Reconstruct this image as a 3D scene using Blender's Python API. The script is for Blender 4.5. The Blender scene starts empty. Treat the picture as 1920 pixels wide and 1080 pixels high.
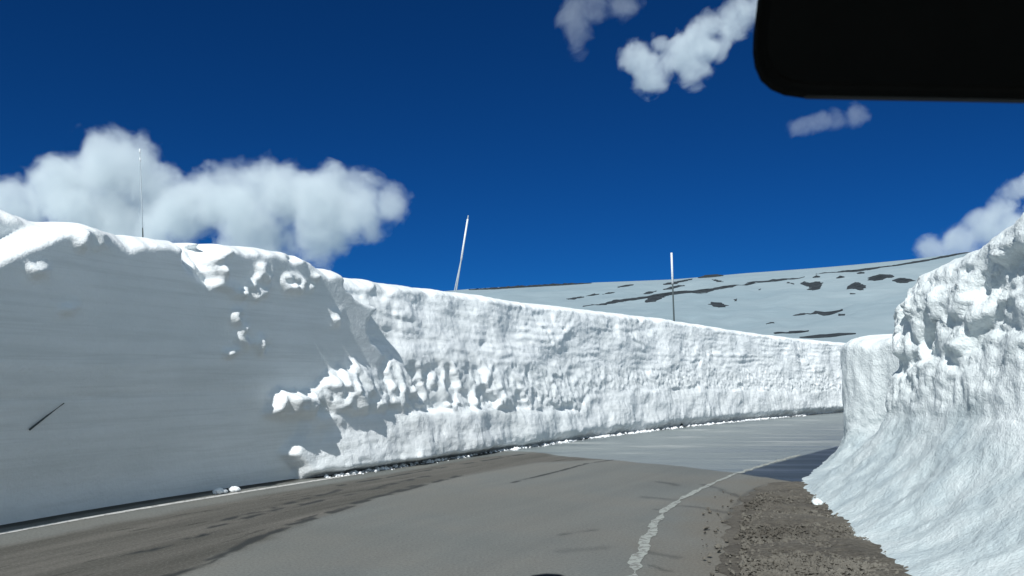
import bpy, bmesh, math, random
import numpy as np
from mathutils import Vector
random.seed(7)
sc = bpy.context.scene
C = sc.collection
R = math.radians

# ------------------------------------------------------------ camera, sky, sun, exposure
EYE = 1.6
PITCH = math.atan(160 / 1500)
cam = bpy.data.objects.new('camera', bpy.data.cameras.new('camera'))
C.objects.link(cam)
cam.location = (0, 0, EYE)
cam.rotation_euler = (math.pi / 2 + PITCH, 0, 0)
cam.data.sensor_width = 36
cam.data.lens = 36 * 1500 / 1920
cam.data.clip_start = 0.05
cam.data.clip_end = 8000
cam.data.dof.use_dof = True
cam.data.dof.focus_distance = 18
cam.data.dof.aperture_fstop = 15
sc.camera = cam

SUN_EL = R(43)
SUN_HEAD = R(21.5)          # the light travels towards this heading (from +Y towards +X)
to_sun = Vector((-math.sin(SUN_HEAD) * math.cos(SUN_EL), -math.cos(SUN_HEAD) * math.cos(SUN_EL), math.sin(SUN_EL)))
w = bpy.data.worlds.new('World')
sc.world = w
w.use_nodes = True
nt = w.node_tree
bg = nt.nodes['Background']
sky = nt.nodes.new('ShaderNodeTexSky')
sky.sky_type = 'NISHITA'
sky.sun_disc = False
sky.sun_elevation = SUN_EL
sky.sun_rotation = math.atan2(to_sun.x, to_sun.y)
sky.altitude = 3000
sky.air_density = 0.85
sky.dust_density = 0.0
sky.ozone_density = 4.0
def wn(typ, **kw):
    n = nt.nodes.new(typ)
    for k, v in kw.items(): setattr(n, k, v)
    return n
tint = wn('ShaderNodeMix', data_type='RGBA', blend_type='MULTIPLY')      # deep high-altitude blue
tint.inputs[0].default_value = 1; tint.inputs[7].default_value = (0.034, 0.262, 0.545, 1)
nt.links.new(sky.outputs[0], tint.inputs[6])
# unseen bright cloud overhead and behind, added to whiten the ambient light; none ahead
tc = wn('ShaderNodeTexCoord')
dp = wn('ShaderNodeVectorMath', operation='DOT_PRODUCT'); dp.inputs[1].default_value = (0.05, math.cos(R(17)), math.sin(R(17)))
nt.links.new(tc.outputs['Generated'], dp.inputs[0])
mr = wn('ShaderNodeMapRange'); mr.inputs[1].default_value = 0.68; mr.inputs[2].default_value = 0.35
nt.links.new(dp.outputs['Value'], mr.inputs[0])
nz = wn('ShaderNodeTexNoise'); nz.inputs['Scale'].default_value = 2.6; nz.inputs['Detail'].default_value = 8; nz.inputs['Roughness'].default_value = 0.55
nt.links.new(tc.outputs['Generated'], nz.inputs['Vector'])
cr_ = wn('ShaderNodeMapRange'); cr_.inputs[1].default_value = 0.44; cr_.inputs[2].default_value = 0.56
nt.links.new(nz.outputs['Fac'], cr_.inputs[0])
mm = wn('ShaderNodeMath', operation='MULTIPLY'); nt.links.new(mr.outputs[0], mm.inputs[0]); nt.links.new(cr_.outputs[0], mm.inputs[1])
cm = wn('ShaderNodeMix', data_type='RGBA'); cm.inputs[7].default_value = (3.7, 4.95, 5.6, 1)
nt.links.new(mm.outputs[0], cm.inputs[0]); nt.links.new(tint.outputs[2], cm.inputs[6])
nt.links.new(cm.outputs[2], bg.inputs[0])
bg.inputs[1].default_value = 0.10
sun = bpy.data.objects.new('sun', bpy.data.lights.new('sun', 'SUN'))
C.objects.link(sun)
sun.data.energy = 4.9
sun.data.angle = R(0.5)
sun.data.color = (1.0, 0.985, 0.95)
sun.rotation_euler = to_sun.to_track_quat('Z', 'Y').to_euler()
sc.view_settings.view_transform = 'Standard'
sc.view_settings.look = 'None'
sc.view_settings.exposure = 0.0
sc.view_settings.gamma = 1
sc.cycles.volume_bounces = 4
sc.cycles.max_bounces = 8
sc.cycles.volume_step_rate = 1.0
sc.cycles.volume_max_steps = 256

# ------------------------------------------------------------ helpers
cp, sp = math.cos(PITCH), math.sin(PITCH)
def ray(px, py):
    a = (px - 960) / 1500; b = (540 - py) / 1500
    return np.array([a, cp - b * sp, sp + b * cp])
def G(px, py, z=0.0):
    r = ray(px, py); t = (z - EYE) / r[2]
    return np.array([r[0] * t, r[1] * t])
def at(px, py, d):
    r = ray(px, py); t = d / r[1]
    return Vector((r[0] * t, d, EYE + r[2] * t))

def tag(o, label=None, cat=None, group=None, kind=None):
    if label: o['label'] = label
    if cat: o['category'] = cat
    if group: o['group'] = group
    if kind: o['kind'] = kind
    return o
def link(name, verts, faces, mat, parent=None, smooth=True, uv=None, attrs=None):
    me = bpy.data.meshes.new(name)
    me.from_pydata([tuple(map(float, v)) for v in verts] if not isinstance(verts, np.ndarray) else verts.tolist(), [], faces if not isinstance(faces, np.ndarray) else faces.tolist())
    if smooth: me.polygons.foreach_set('use_smooth', [True] * len(me.polygons))
    if uv is not None:
        l = me.uv_layers.new(name='UVMap')
        idx = np.zeros(len(me.loops), dtype=np.int32); me.loops.foreach_get('vertex_index', idx)
        l.data.foreach_set('uv', uv[idx].astype(np.float32).ravel())
    for k, a in (attrs or {}).items():
        at_ = me.attributes.new(k, 'FLOAT', 'POINT'); at_.data.foreach_set('value', a.astype(np.float32))
    me.materials.append(mat)
    me.update()
    o = bpy.data.objects.new(name, me); C.objects.link(o)
    if parent: o.parent = parent
    return o
def empty(name, loc=(0, 0, 0)):
    o = bpy.data.objects.new(name, None); C.objects.link(o); o.location = loc
    o.empty_display_size = 0.1
    return o
def grid_faces(n, m):
    i = np.arange(n - 1)[:, None] * m + np.arange(m - 1)[None, :]
    return np.stack([i, i + m, i + m + 1, i + 1], -1).reshape(-1, 4)

_r = np.random.RandomState(11)
_P = _r.permutation(512); _P = np.concatenate([_P, _P, _P])
_A = _r.rand(512) * 2 * np.pi
_GX, _GY = np.cos(_A), np.sin(_A)
def perlin(x, y, seed=0):
    x = np.asarray(x, float) + seed * 17.31; y = np.asarray(y, float) + seed * 9.77
    xi = np.floor(x).astype(int); yi = np.floor(y).astype(int)
    xf = x - xi; yf = y - yi
    u = xf ** 3 * (xf * (xf * 6 - 15) + 10); v = yf ** 3 * (yf * (yf * 6 - 15) + 10)
    def g(ix, iy, fx, fy):
        h = _P[(_P[ix & 511] + iy) & 511]
        return _GX[h] * fx + _GY[h] * fy
    a = g(xi, yi, xf, yf); b = g(xi + 1, yi, xf - 1, yf)
    c = g(xi, yi + 1, xf, yf - 1); d = g(xi + 1, yi + 1, xf - 1, yf - 1)
    return ((a + (b - a) * u) * (1 - v) + (c + (d - c) * u) * v) * 1.4
def fbm(x, y, o=4, seed=0, gain=0.5):
    s = 0; a = 1.0; f = 1.0
    for i in range(o):
        s = s + a * perlin(x * f, y * f, seed + i * 3); a *= gain; f *= 2.03
    return s
def worley(x, y, seed=0):
    """distance to nearest and second nearest cell point, and a random value of the nearest cell"""
    xi = np.floor(x).astype(int); yi = np.floor(y).astype(int)
    d1 = np.full(np.shape(x), 9.0); d2 = d1.copy(); idv = np.zeros(np.shape(x))
    for dx in (-1, 0, 1):
        for dy in (-1, 0, 1):
            h = _P[(_P[(xi + dx + seed * 7) & 511] + yi + dy) & 511]
            h2 = _P[(h + 77) & 511]
            cx = xi + dx + h / 511.0; cy = yi + dy + h2 / 511.0
            d = np.hypot(x - cx, y - cy)
            n = d < d1
            d2 = np.where(n, d1, np.minimum(d2, d)); idv = np.where(n, _P[(h2 + 31) & 511] / 511.0, idv); d1 = np.where(n, d, d1)
    return d1, d2, idv
def facets(x, y, seed=0, k=1.0):
    """broken blocks: every cell is a tilted plane of its own"""
    xi = np.floor(x).astype(int); yi = np.floor(y).astype(int)
    d1 = np.full(np.shape(x), 9.0); d2 = d1.copy(); out = np.zeros(np.shape(x))
    for dx in (-1, 0, 1):
        for dy in (-1, 0, 1):
            h = _P[(_P[(xi + dx + seed * 7) & 511] + yi + dy) & 511]; h2 = _P[(h + 77) & 511]
            cx = xi + dx + h / 511.0; cy = yi + dy + h2 / 511.0
            ex, ey = x - cx, y - cy; d = np.hypot(ex, ey)
            v = (_P[(h2 + 31) & 511] / 511.0 - 0.5) + k * (_GX[h] * ex + _GY[h] * ey)
            n = d < d1
            d2 = np.where(n, d1, np.minimum(d2, d)); out = np.where(n, v, out); d1 = np.where(n, d, d1)
    return out, d2 - d1
def sstep(a, b, x):
    t = np.clip((x - a) / (b - a), 0, 1); return t * t * (3 - 2 * t)
def resample(pts, step):
    """Catmull-Rom through pts, resampled to even steps"""
    P = np.array(pts, float)
    E = np.vstack([2 * P[0] - P[1], P, 2 * P[-1] - P[-2]])
    out = []
    for i in range(1, len(E) - 2):
        t = np.linspace(0, 1, 40, endpoint=False)[:, None]
        a, b, c, d = E[i - 1], E[i], E[i + 1], E[i + 2]
        out.append(0.5 * (2 * b + (c - a) * t + (2 * a - 5 * b + 4 * c - d) * t ** 2 + (3 * b - a - 3 * c + d) * t ** 3))
    out = np.vstack(out + [P[-1:]])
    L = np.concatenate([[0], np.cumsum(np.linalg.norm(np.diff(out[:, :2], axis=0), axis=1))])
    n = max(2, int(L[-1] / step)); s = np.linspace(0, L[-1], n)
    return np.stack([np.interp(s, L, out[:, k]) for k in range(out.shape[1])], 1), s
def poly_sd(x, y, poly):
    """signed distance to polygon, positive inside"""
    P = np.array(poly); d = np.full(np.shape(x), 1e9); ins = np.zeros(np.shape(x), bool)
    for i in range(len(P)):
        ax, ay = P[i]; bx, by = P[(i + 1) % len(P)]
        ex, ey = bx - ax, by - ay
        t = np.clip(((x - ax) * ex + (y - ay) * ey) / (ex * ex + ey * ey + 1e-12), 0, 1)
        d = np.minimum(d, np.hypot(x - ax - t * ex, y - ay - t * ey))
        c = ((ay > y) != (by > y)) & (x < ex * (y - ay) / (ey + 1e-12) + ax)
        ins ^= c
    return np.where(ins, d, -d)

# ------------------------------------------------------------ materials
def mat(name):
    m = bpy.data.materials.new(name); m.use_nodes = True
    return m, m.node_tree, m.node_tree.nodes['Principled BSDF']
def nd(t, typ, **kw):
    n = t.nodes.new(typ)
    for k, v in kw.items():
        if k in n.inputs: n.inputs[k].default_value = v
        else: setattr(n, k, v)
    return n
def noise(t, scale, detail=4, vec=None, rough=0.55, dist=0.0):
    n = nd(t, 'ShaderNodeTexNoise'); n.inputs['Scale'].default_value = scale; n.inputs['Detail'].default_value = detail
    n.inputs['Roughness'].default_value = rough; n.inputs['Distortion'].default_value = dist
    if vec is not None: t.links.new(vec, n.inputs['Vector'])
    return n.outputs['Fac']
def ramp(t, fac, stops):
    r = nd(t, 'ShaderNodeValToRGB'); e = r.color_ramp.elements
    while len(e) < len(stops): e.new(0.5)
    for k, (p, c) in enumerate(stops):
        e[k].position = p; e[k].color = (c[0], c[1], c[2], 1) if hasattr(c, '__len__') else (c, c, c, 1)
    t.links.new(fac, r.inputs[0]); return r.outputs[0]
def mix(t, fac, a, b, mode='MIX'):
    m = nd(t, 'ShaderNodeMix', data_type='RGBA', blend_type=mode)
    for sck, v in ((m.inputs[0], fac), (m.inputs[6], a), (m.inputs[7], b)):
        if isinstance(v, bpy.types.NodeSocket): t.links.new(v, sck)
        elif hasattr(v, '__len__'): sck.default_value = (*v[:3], 1)
        else: sck.default_value = v
    return m.outputs[2]
def mth(t, op, a, b=None, c=None, clamp=False):
    m = nd(t, 'ShaderNodeMath', operation=op); m.use_clamp = clamp
    for i, v in enumerate((a, b, c)):
        if v is None: continue
        if isinstance(v, bpy.types.NodeSocket): t.links.new(v, m.inputs[i])
        else: m.inputs[i].default_value = v
    return m.outputs[0]
def coords(t, which='Object', scale=(1, 1, 1), rot=(0, 0, 0)):
    tc = nd(t, 'ShaderNodeTexCoord'); mp = nd(t, 'ShaderNodeMapping')
    mp.inputs['Scale'].default_value = scale; mp.inputs['Rotation'].default_value = rot
    t.links.new(tc.outputs[which], mp.inputs[0]); return mp.outputs[0]
def attr(t, name):
    return nd(t, 'ShaderNodeAttribute', attribute_name=name).outputs['Fac']
def bump(t, bs, h, strength, dist):
    b = nd(t, 'ShaderNodeBump'); b.inputs['Strength'].default_value = strength; b.inputs['Distance'].default_value = dist
    t.links.new(h, b.inputs['Height']); t.links.new(b.outputs[0], bs.inputs['Normal'])

def snow_mat(name, col, dirty, bscale=1.0, bstr=0.6, dirt_amt=0.35, streak=None):
    m, t, b = mat(name)
    v = coords(t)
    big = noise(t, 0.9, 5, v)
    lay = noise(t, 1.0, 5, coords(t, scale=(0.5, 0.5, 9)), 0.6)
    c = mix(t, mth(t, 'MULTIPLY', ramp(t, lay, [(0.45, 0), (0.75, 1)]), dirt_amt), col, dirty)
    c = mix(t, mth(t, 'MULTIPLY', ramp(t, big, [(0.4, 0), (0.7, 1)]), dirt_amt * 0.6), c, dirty)
    t.links.new(c, b.inputs['Base Color'])
    b.inputs['Roughness'].default_value = 0.65
    b.inputs['Specular IOR Level'].default_value = 0.25
    fine = noise(t, 28 * bscale, 6, v, 0.65)
    mid = noise(t, 7 * bscale, 4, v, 0.6)
    h = mth(t, 'ADD', mth(t, 'MULTIPLY', fine, 0.35), mid)
    if streak is not None:
        h = mth(t, 'ADD', h, mth(t, 'MULTIPLY', noise(t, 1.0, 4, coords(t, scale=streak)), 1.2))
    bump(t, b, h, bstr, 0.05)
    return m
SNOW_L = snow_mat('carved_snow', (0.86, 0.90, 0.92), (0.62, 0.66, 0.66), 1.0, 0.35, 0.45)
t = SNOW_L.node_tree; b = t.nodes['Principled BSDF']; src = b.inputs['Base Color'].links[0].from_socket
st1 = ramp(t, noise(t, 1.0, 3, coords(t, 'UV', scale=(0.22, 7.0, 1)), 0.55), [(0.56, 0), (0.60, 0.13), (0.64, 0)])
st2 = ramp(t, noise(t, 1.0, 5, coords(t, 'UV', scale=(0.5, 1.1, 1)), 0.6), [(0.45, 0), (0.72, 0.4)])
st3 = ramp(t, noise(t, 1.0, 6, coords(t, 'UV', scale=(2.5, 30, 1)), 0.6), [(0.6, 0), (0.7, 0.12)])
t.links.new(mix(t, mth(t, 'MULTIPLY', st3, 1.0), mix(t, st2, mix(t, st1, src, (0.42, 0.46, 0.46)), (0.66, 0.72, 0.74)), (0.5, 0.53, 0.53)), b.inputs['Base Color'])
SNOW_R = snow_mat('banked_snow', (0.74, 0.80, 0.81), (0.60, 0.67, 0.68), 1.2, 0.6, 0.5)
ICE = True
SNOW_CLEAN = snow_mat('fresh_snow', (0.88, 0.91, 0.93), (0.75, 0.8, 0.82), 1.0, 0.5, 0.2)

def rock_mat(name, a, b_):
    m, t, b = mat(name)
    v = coords(t)
    n = noise(t, 0.6, 8, v, 0.7)
    t.links.new(ramp(t, n, [(0.35, a), (0.65, b_)]), b.inputs['Base Color'])
    b.inputs['Roughness'].default_value = 0.9
    bump(t, b, n, 0.8, 0.3)
    return m
ROCK = rock_mat('dark_rock', (0.008, 0.014, 0.019), (0.032, 0.044, 0.052))
STONE = rock_mat('brown_stone', (0.05, 0.045, 0.036), (0.16, 0.152, 0.13))
def flat_mat(name, col, rough=0.6, metal=0.0):
    m, t, b = mat(name)
    n = noise(t, 30, 3, coords(t))
    t.links.new(mix(t, n, [x * 0.75 for x in col], [min(1, x * 1.2) for x in col]), b.inputs['Base Color'])
    b.inputs['Roughness'].default_value = rough; b.inputs['Metallic'].default_value = metal
    return m

# ------------------------------------------------------------ plan of the place
left_px = [(0, 984), (200, 949), (400, 918), (550, 898), (700, 876), (900, 847), (1100, 821), (1250, 803), (1400, 787.5), (1500, 779), (1590, 771.5)]
LP = [(-10.2, -2.5), (-7.9, 2.8)] + [tuple(G(*p)) for p in left_px] + [(19.5, 38.6), (26, 42.8), (34, 46.5), (44, 49.5)]
LPATH, LS = resample(LP, 0.04)
def smooth_path(P, k):
    ker = np.hanning(2 * k + 1); ker /= ker.sum()
    Q = P.copy()
    for c in range(P.shape[1]):
        pad = np.concatenate([2 * P[0, c] - P[k:0:-1, c], P[:, c], 2 * P[-1, c] - P[-2:-k - 2:-1, c]])
        Q[:, c] = np.convolve(pad, ker, 'valid')
    return Q
LPATH = smooth_path(LPATH, 85)
LS = np.concatenate([[0], np.cumsum(np.linalg.norm(np.diff(LPATH, axis=0), axis=1))])
LT = np.gradient(LPATH, axis=0); LT /= np.linalg.norm(LT, axis=1)[:, None]
LT = smooth_path(LT, 40); LT /= np.linalg.norm(LT, axis=1)[:, None]
LN = np.stack([LT[:, 1], -LT[:, 0]], 1)            # points towards the road
def hit_path(P, S, N, off, px, py):
    """where the sight line crosses the path moved by off: (s, z)"""
    Q = P + N * (off[:, None] if hasattr(off, '__len__') else off)
    r = ray(px, py)
    k = r[0] * Q[:, 1] - r[1] * Q[:, 0]
    for i in range(len(k) - 1):
        if k[i] * k[i + 1] <= 0 and Q[i, 1] > 0.5:
            f = k[i] / (k[i] - k[i + 1] + 1e-12)
            p = Q[i] * (1 - f) + Q[i + 1] * f
            return S[i] * (1 - f) + S[i + 1] * f, EYE + r[2] * p[1] / r[1]
    raise ValueError((px, py))
def LW(px, py, off=0.0): return hit_path(LPATH, LS, LN, off, px, py)

# ------------------------------------------------------------ left snow wall
s_lit = LW(640, 600)[0]
sa, sb = LW(610, 560)[0], LW(700, 560)[0]
off_top = np.interp(LS, [7, 13, sa, sb], [0.5, 0.42, 0.3, -0.25])
top_px = [(0, 396), (50, 412), (100, 425), (150, 432), (220, 440), (300, 449), (360, 455), (430, 460), (480, 463), (530, 472), (575, 487), (610, 503), (650, 511), (700, 523), (760, 533), (830, 541), (900, 550), (1000, 566), (1100, 578), (1200, 590), (1260, 597), (1350, 612), (1450, 628), (1560, 640)]
tz = [hit_path(LPATH, LS, LN, off_top, *p) for p in top_px]
tz = [(-1, tz[0][1] + 0.35), (tz[0][0] - 2.5, tz[0][1] + 0.3)] + tz + [(tz[-1][0] + 4, 2.9), (LS[-1], 3.2)]
def top_left(s): return np.interp(s, [a for a, _ in tz], [b for _, b in tz])
def wallpoly(pts, off=0.0): return [LW(x, y, off) for x, y in pts]

lit_poly = wallpoly([(611, 470), (618, 540), (650, 570), (690, 582), (668, 600), (667, 625), (700, 668), (690, 690), (655, 672), (640, 660), (634, 690), (600, 684), (572, 715), (545, 735), (500, 730), (484, 745), (478, 784), (560, 788), (520, 850), (548, 880), (552, 930)])
lit_poly += [(LS[-1] + 5, -1), (LS[-1] + 5, 8)]
patches = [  # lit rough knobs standing out of the shaded smooth face
    [(318, 450), (395, 455), (386, 478), (372, 490), (384, 520), (390, 542), (366, 543), (345, 520), (325, 492)],
    [(398, 541), (445, 532), (470, 545), (450, 560), (410, 562)],
    [(446, 508), (470, 505), (474, 548), (452, 548)],
    [(502, 528), (520, 518), (540, 528), (538, 548), (508, 550)],
    [(545, 540), (552, 526), (568, 517), (566, 528), (556, 545)],
    [(405, 590), (424, 592), (438, 620), (450, 640), (430, 650), (404, 668), (402, 655), (422, 640), (425, 615)],
    [(455, 650), (466, 638), (482, 650), (474, 660)],
    [(604, 590), (622, 585), (612, 615), (604, 612)],
    [(510, 480), (560, 480), (575, 495), (530, 493)],
    [(72, 577), (92, 577), (90, 584), (72, 586)],
    [(0, 505), (12, 506), (26, 518), (8, 522)],
    [(84, 448), (96, 440), (100, 455), (90, 464)],
    [(122, 448), (140, 444), (134, 462), (126, 465)],
]
ds = 0.035
s_ax = np.concatenate([np.arange(0, 6, 0.12), np.arange(6, 45, ds), np.arange(45, LS[-1], 0.15)])
NZ = 110
tf = np.linspace(0, 1, NZ)
S2, T2 = np.meshgrid(s_ax, tf, indexing='ij')
def P_at(s, P=LPATH): return np.stack([np.interp(s, LS, P[:, 0]), np.interp(s, LS, P[:, 1])], -1)
TOP = top_left(S2) + 0.012 * perlin(S2 * 2.2, S2 * 0, 5) + 0.008 * perlin(S2 * 9, S2 * 0, 6) + np.interp(S2, [LW(0, 396)[0], LW(100, 425)[0], LW(180, 436)[0]], [0.15, 0.08, 0.0])
Z2 = T2 * TOP
wob_s = 0.05 * fbm(S2 * 5, Z2 * 5, 3, 21); wob_z = 0.05 * fbm(S2 * 5, Z2 * 5, 3, 22)
sd = poly_sd(S2 + wob_s, Z2 + wob_z, lit_poly)
M = sstep(-0.02, 0.10, sd)
Mw = sstep(-0.1, 0.7, sd)
# shaded, freshly cut part: slightly overhanging, nearly smooth
D_sh = (0.15 - 0.035 * sstep(s_lit - 4, s_lit, S2)) * Z2 * sstep(-0.3, 0.9, Z2) + 0.20 * (1 - sstep(11, s_lit + 1, S2)) * np.clip((Z2 - 0.3) / 1.4, 0, 1) + 0.012 * fbm(S2 * 0.5, Z2 * 0.8, 2, 1) + 0.0008 * perlin(S2 * 0.6, Z2 * 12, 2) + 0.0015 * fbm(S2 * 3, Z2 * 5, 3, 14)
D_sh += -0.015 * sstep(0.03, 0, np.abs(Z2 - 1.35 + 0.05 * perlin(S2, S2 * 0, 9)))
# lit part
zl = np.interp(S2, [LW(480, 785)[0], LW(700, 776)[0], LW(900, 766)[0], LW(1080, 770)[0], LW(1100, 740)[0], LW(1300, 726)[0], LW(1500, 735)[0], LS[-1]],
               [LW(480, 785)[1], LW(700, 776)[1], LW(900, 766)[1], LW(1080, 770)[1], LW(1100, 740)[1], LW(1300, 726)[1], LW(1500, 735)[1], 0.9])
zl = zl + 0.04 * perlin(S2 * 1.5, S2 * 0, 31)
above = sstep(-0.03, 0.05, Z2 - zl)
chunk_h = np.interp(S2, [LW(480, 700)[0], LW(1000, 700)[0], LW(1150, 700)[0], LS[-1]], [0.85, 1.0, 0.7, 0.6])
band = above * (1 - sstep(chunk_h * 0.7, chunk_h * 1.2, Z2 - zl + 0.25 * fbm(S2 * 1.3, Z2, 3, 40)))
wx = S2 * 1.5 + 0.3 * fbm(S2 * 1.3, Z2 * 1.3, 3, 50); wz = Z2 * 1.25 + 0.3 * fbm(S2 * 1.3, Z2 * 1.3, 3, 51)
d1, d2, idv = worley(wx, wz, 3)
scal = (d2 - d1)
fa, fe = facets(wx * 0.75 + 0.5 * wz, wz * 0.7, 3, 1.3)
fb, fe2 = facets(wx * 1.7 + 0.3, wz * 2.0, 6, 1.0)
ridg = 1 - np.abs(fbm(S2 * 1.1 + 0.35 * Z2 + 0.25 * perlin(S2 * 2, Z2 * 2, 57), Z2 * 1.0, 3, 53, 0.4)) * 2.2
nearf = 1 - sstep(LW(690, 700)[0], LW(860, 700)[0], S2)
D_ch = np.interp(S2, [LW(640, 700)[0], LW(780, 700)[0], LW(950, 700)[0], LW(1120, 700)[0]], [1, 0.85, 0.5, 0.2]) * (0.17 * fa + 0.03 * fb + 0.12 * np.clip(ridg, 0, 1) ** 2 - 0.05 + 0.07 * nearf * fbm(S2 * 1.3 + Z2 * 0.6, Z2 * 1.2, 3, 54)) + 0.012 * fbm(S2 * 5, Z2 * 5, 4, 52)
e1, e2, eid = worley(S2 * 3.2 + 0.4 * fbm(S2 * 2, Z2 * 2, 2, 60), Z2 * 3.6 + 0.4 * fbm(S2 * 2, Z2 * 2, 2, 61), 5)
patchy = sstep(-0.1, 0.5, fbm(S2 * 0.5, Z2 * 0.9, 3, 62))
D_up = 0.05 * facets(S2 * 1.6 + 0.4 * fbm(S2 * 2, Z2 * 2, 2, 60), Z2 * 3.2 + 0.4 * fbm(S2 * 2, Z2 * 2, 2, 61), 5, 0.9)[0] * patchy + 0.018 * fbm(S2 * 3, Z2 * 4.5, 5, 63, 0.55) + 0.10 * fbm(S2 * 0.7, Z2 * 0.8, 2, 64)
lay = perlin(S2 * 0.5, Z2 * 11 + 0.6 * perlin(S2 * 1.2, Z2, 66), 65)
D_up += 0.018 * np.sign(lay) * np.abs(lay) ** 0.5 * sstep(-0.3, 0.3, perlin(S2 * 0.9, Z2 * 1.5, 67)) * sstep(0.9, 1.6, Z2)
vert = perlin(S2 * 5 + 0.8 * Z2 + 0.5 * perlin(S2 * 1.5, Z2 * 1.2, 70), Z2 * 0.7, 71)
D_lo = 0.022 * vert * sstep(0.0, 0.5, perlin(S2 * 0.8, Z2 * 0.8, 72) + 0.15) + 0.014 * fbm(S2 * 5, Z2 * 2.5, 4, 73) + 0.09 * fbm(S2 * 0.7, Z2 * 0.9, 3, 74)
farf = np.interp(S2, [LW(1000, 700)[0], LW(1300, 700)[0]], [1, 0.25])
D_lo += farf * (0.12 + 0.12 * perlin(S2 * 0.7, S2 * 0, 78)) * np.clip(1 - Z2 / (zl + 0.1), 0, 1) ** 1.2 + 0.07 * (1 - sstep(0, 0.35, Z2)) * fbm(S2 * 3.5, Z2 * 5, 4, 75)
lean = np.where(Z2 < 1.0, -0.10 * Z2, -0.10 - 0.17 * (Z2 - 1.0))
nb = 1 - sstep(s_lit + 1.0, s_lit + 9.0, S2)
prof = (0.16 + lean) * (1 - nb) + nb * (0.03 + 0.11 * (1 - sstep(LW(480, 740)[0], LW(760, 740)[0], S2)) + np.interp(Z2, [0, 0.12, 0.9, 1.3, 1.8, 2.4, 3.2], [0.10, 0.34, 0.27, 0.25, 0.10, -0.08, -0.32]))
D_lit = prof + (1 - above) * (D_lo + farf * (0.05 - 0.03 * sstep(0.10, 0.0, zl - Z2))) + above * (band * D_ch + (1 - band) * D_up)
D_lit -= 0.18 * (1 - sstep(0, 0.3, Z2)) * (1 - nb)
D_lit = D_lit * (1 - 0.45 * (1 - sstep(0.7, 1.1, Z2)) * (1 - sstep(LW(545, 850)[0], LW(660, 850)[0], S2)))
D_lit = D_lit * np.clip((Z2 + 0.03) / 0.14, 0, 1) ** 0.6
D = D_sh * (1 - M) + D_lit * M
# knobs
PM = np.zeros_like(S2)
for k, pl in enumerate(patches):
    q = poly_sd(S2 + wob_s * 0.8, Z2 + wob_z * 0.8, wallpoly(pl, 0.1))
    PM = np.maximum(PM, sstep(-0.09, 0.02, q))
p0 = sstep(-0.06, 0.06, poly_sd(S2 + wob_s * 1.5, Z2 + wob_z * 1.5, wallpoly(patches[0], 0.3)))
z0p = LW(370, 545, 0.3)[1]
D -= p0 * (1 - M) * 0.6 * np.clip(Z2 - z0p, 0, 2)
D += p0 * (1 - M) * 0.12 * fbm(S2 * 5, Z2 * 5, 4, 83)
D += PM * (1 - M) * (1 - p0) * (0.06 + 0.15 * fbm(S2 * 6, Z2 * 7, 5, 80, 0.6))
# upper ledge at the near end: a mound set back behind the lip
led = [LW(-300, 600), LW(0, 463), LW(40, 447), LW(80, 436), LW(100, 427)]
zled = np.interp(S2, [a for a, _ in led], [b for _, b in led]) + 0.02 * fbm(S2 * 6, S2 * 0, 3, 90)
s_l1 = LW(100, 427)[0]
back = sstep(-0.02, 0.14, Z2 - zled) * (1 - sstep(s_l1 - 0.25, s_l1 + 0.1, S2))
D -= 0.45 * back
# snow lip that rolls over at the top
lipw = 0.15 + 0.07 * fbm(S2 * 1.7, S2 * 0, 4, 91) + 0.04 * fbm(S2 * 8, S2 * 0, 3, 93)
lipw = np.where(S2 > sb, lipw * 0.8, lipw)
u = np.clip((Z2 - (TOP - lipw)) / lipw, 0, 1)
D -= 0.26 * u ** 1.3 + 0.02 * u * fbm(S2 * 8, Z2 * 8, 3, 92)
def soften(A, n=1):
    for _ in range(n):
        B = A.copy()
        B[1:-1] = 0.25 * A[:-2] + 0.5 * A[1:-1] + 0.25 * A[2:]; A = B.copy()
        A[:, 1:-1] = 0.25 * B[:, :-2] + 0.5 * B[:, 1:-1] + 0.25 * B[:, 2:]
    return A
D = soften(D, 1) + np.maximum(M, PM) * (0.009 * fbm(S2 * 11, Z2 * 13, 4, 84, 0.6) + 0.022 * np.maximum(band, PM) * facets(S2 * 6 + 0.3 * fbm(S2 * 4, Z2 * 4, 2, 85), Z2 * 7, 7, 1.0)[0])
XY = P_at(S2) ; N2 = np.stack([np.interp(S2, LS, LN[:, 0]), np.interp(S2, LS, LN[:, 1])], -1)
N2 /= np.linalg.norm(N2, axis=-1, keepdims=True)
face = np.concatenate([XY + N2 * D[..., None], (Z2 - 0.05 * (T2 == 0))[..., None]], -1)
# top going back, then down
cap = []
for off, dz in ((0.06, 0.012), (0.2, 0.03), (0.5, 0.05), (1.0, 0.06), (2.0, 0.05), (4.0, 0.02), (6.0, -0.05), (6.4, -0.9)):
    b_ = XY[:, -1] + N2[:, -1] * (D[:, -1] - off)[:, None]
    z_ = TOP[:, -1] + dz + min(off, 1) * 0.03 * fbm(s_ax * 1.5, s_ax * 0 + off, 3, 95)
    cap.append(np.concatenate([b_, z_[:, None]], -1)[:, None])
V = np.concatenate([face] + cap, 1)
o = link('snow_wall', V.reshape(-1, 3), grid_faces(V.shape[0], V.shape[1])[:, ::-1], SNOW_L,
         uv=np.stack([np.repeat(s_ax[:, None], V.shape[1], 1), np.concatenate([Z2, np.repeat(Z2[:, -1:], len(cap), 1)], 1)], -1).reshape(-1, 2))
tag(o, 'long carved snow wall across the road, smooth and shaded at one end, sunlit and chunky further on', 'snow wall')
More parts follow.
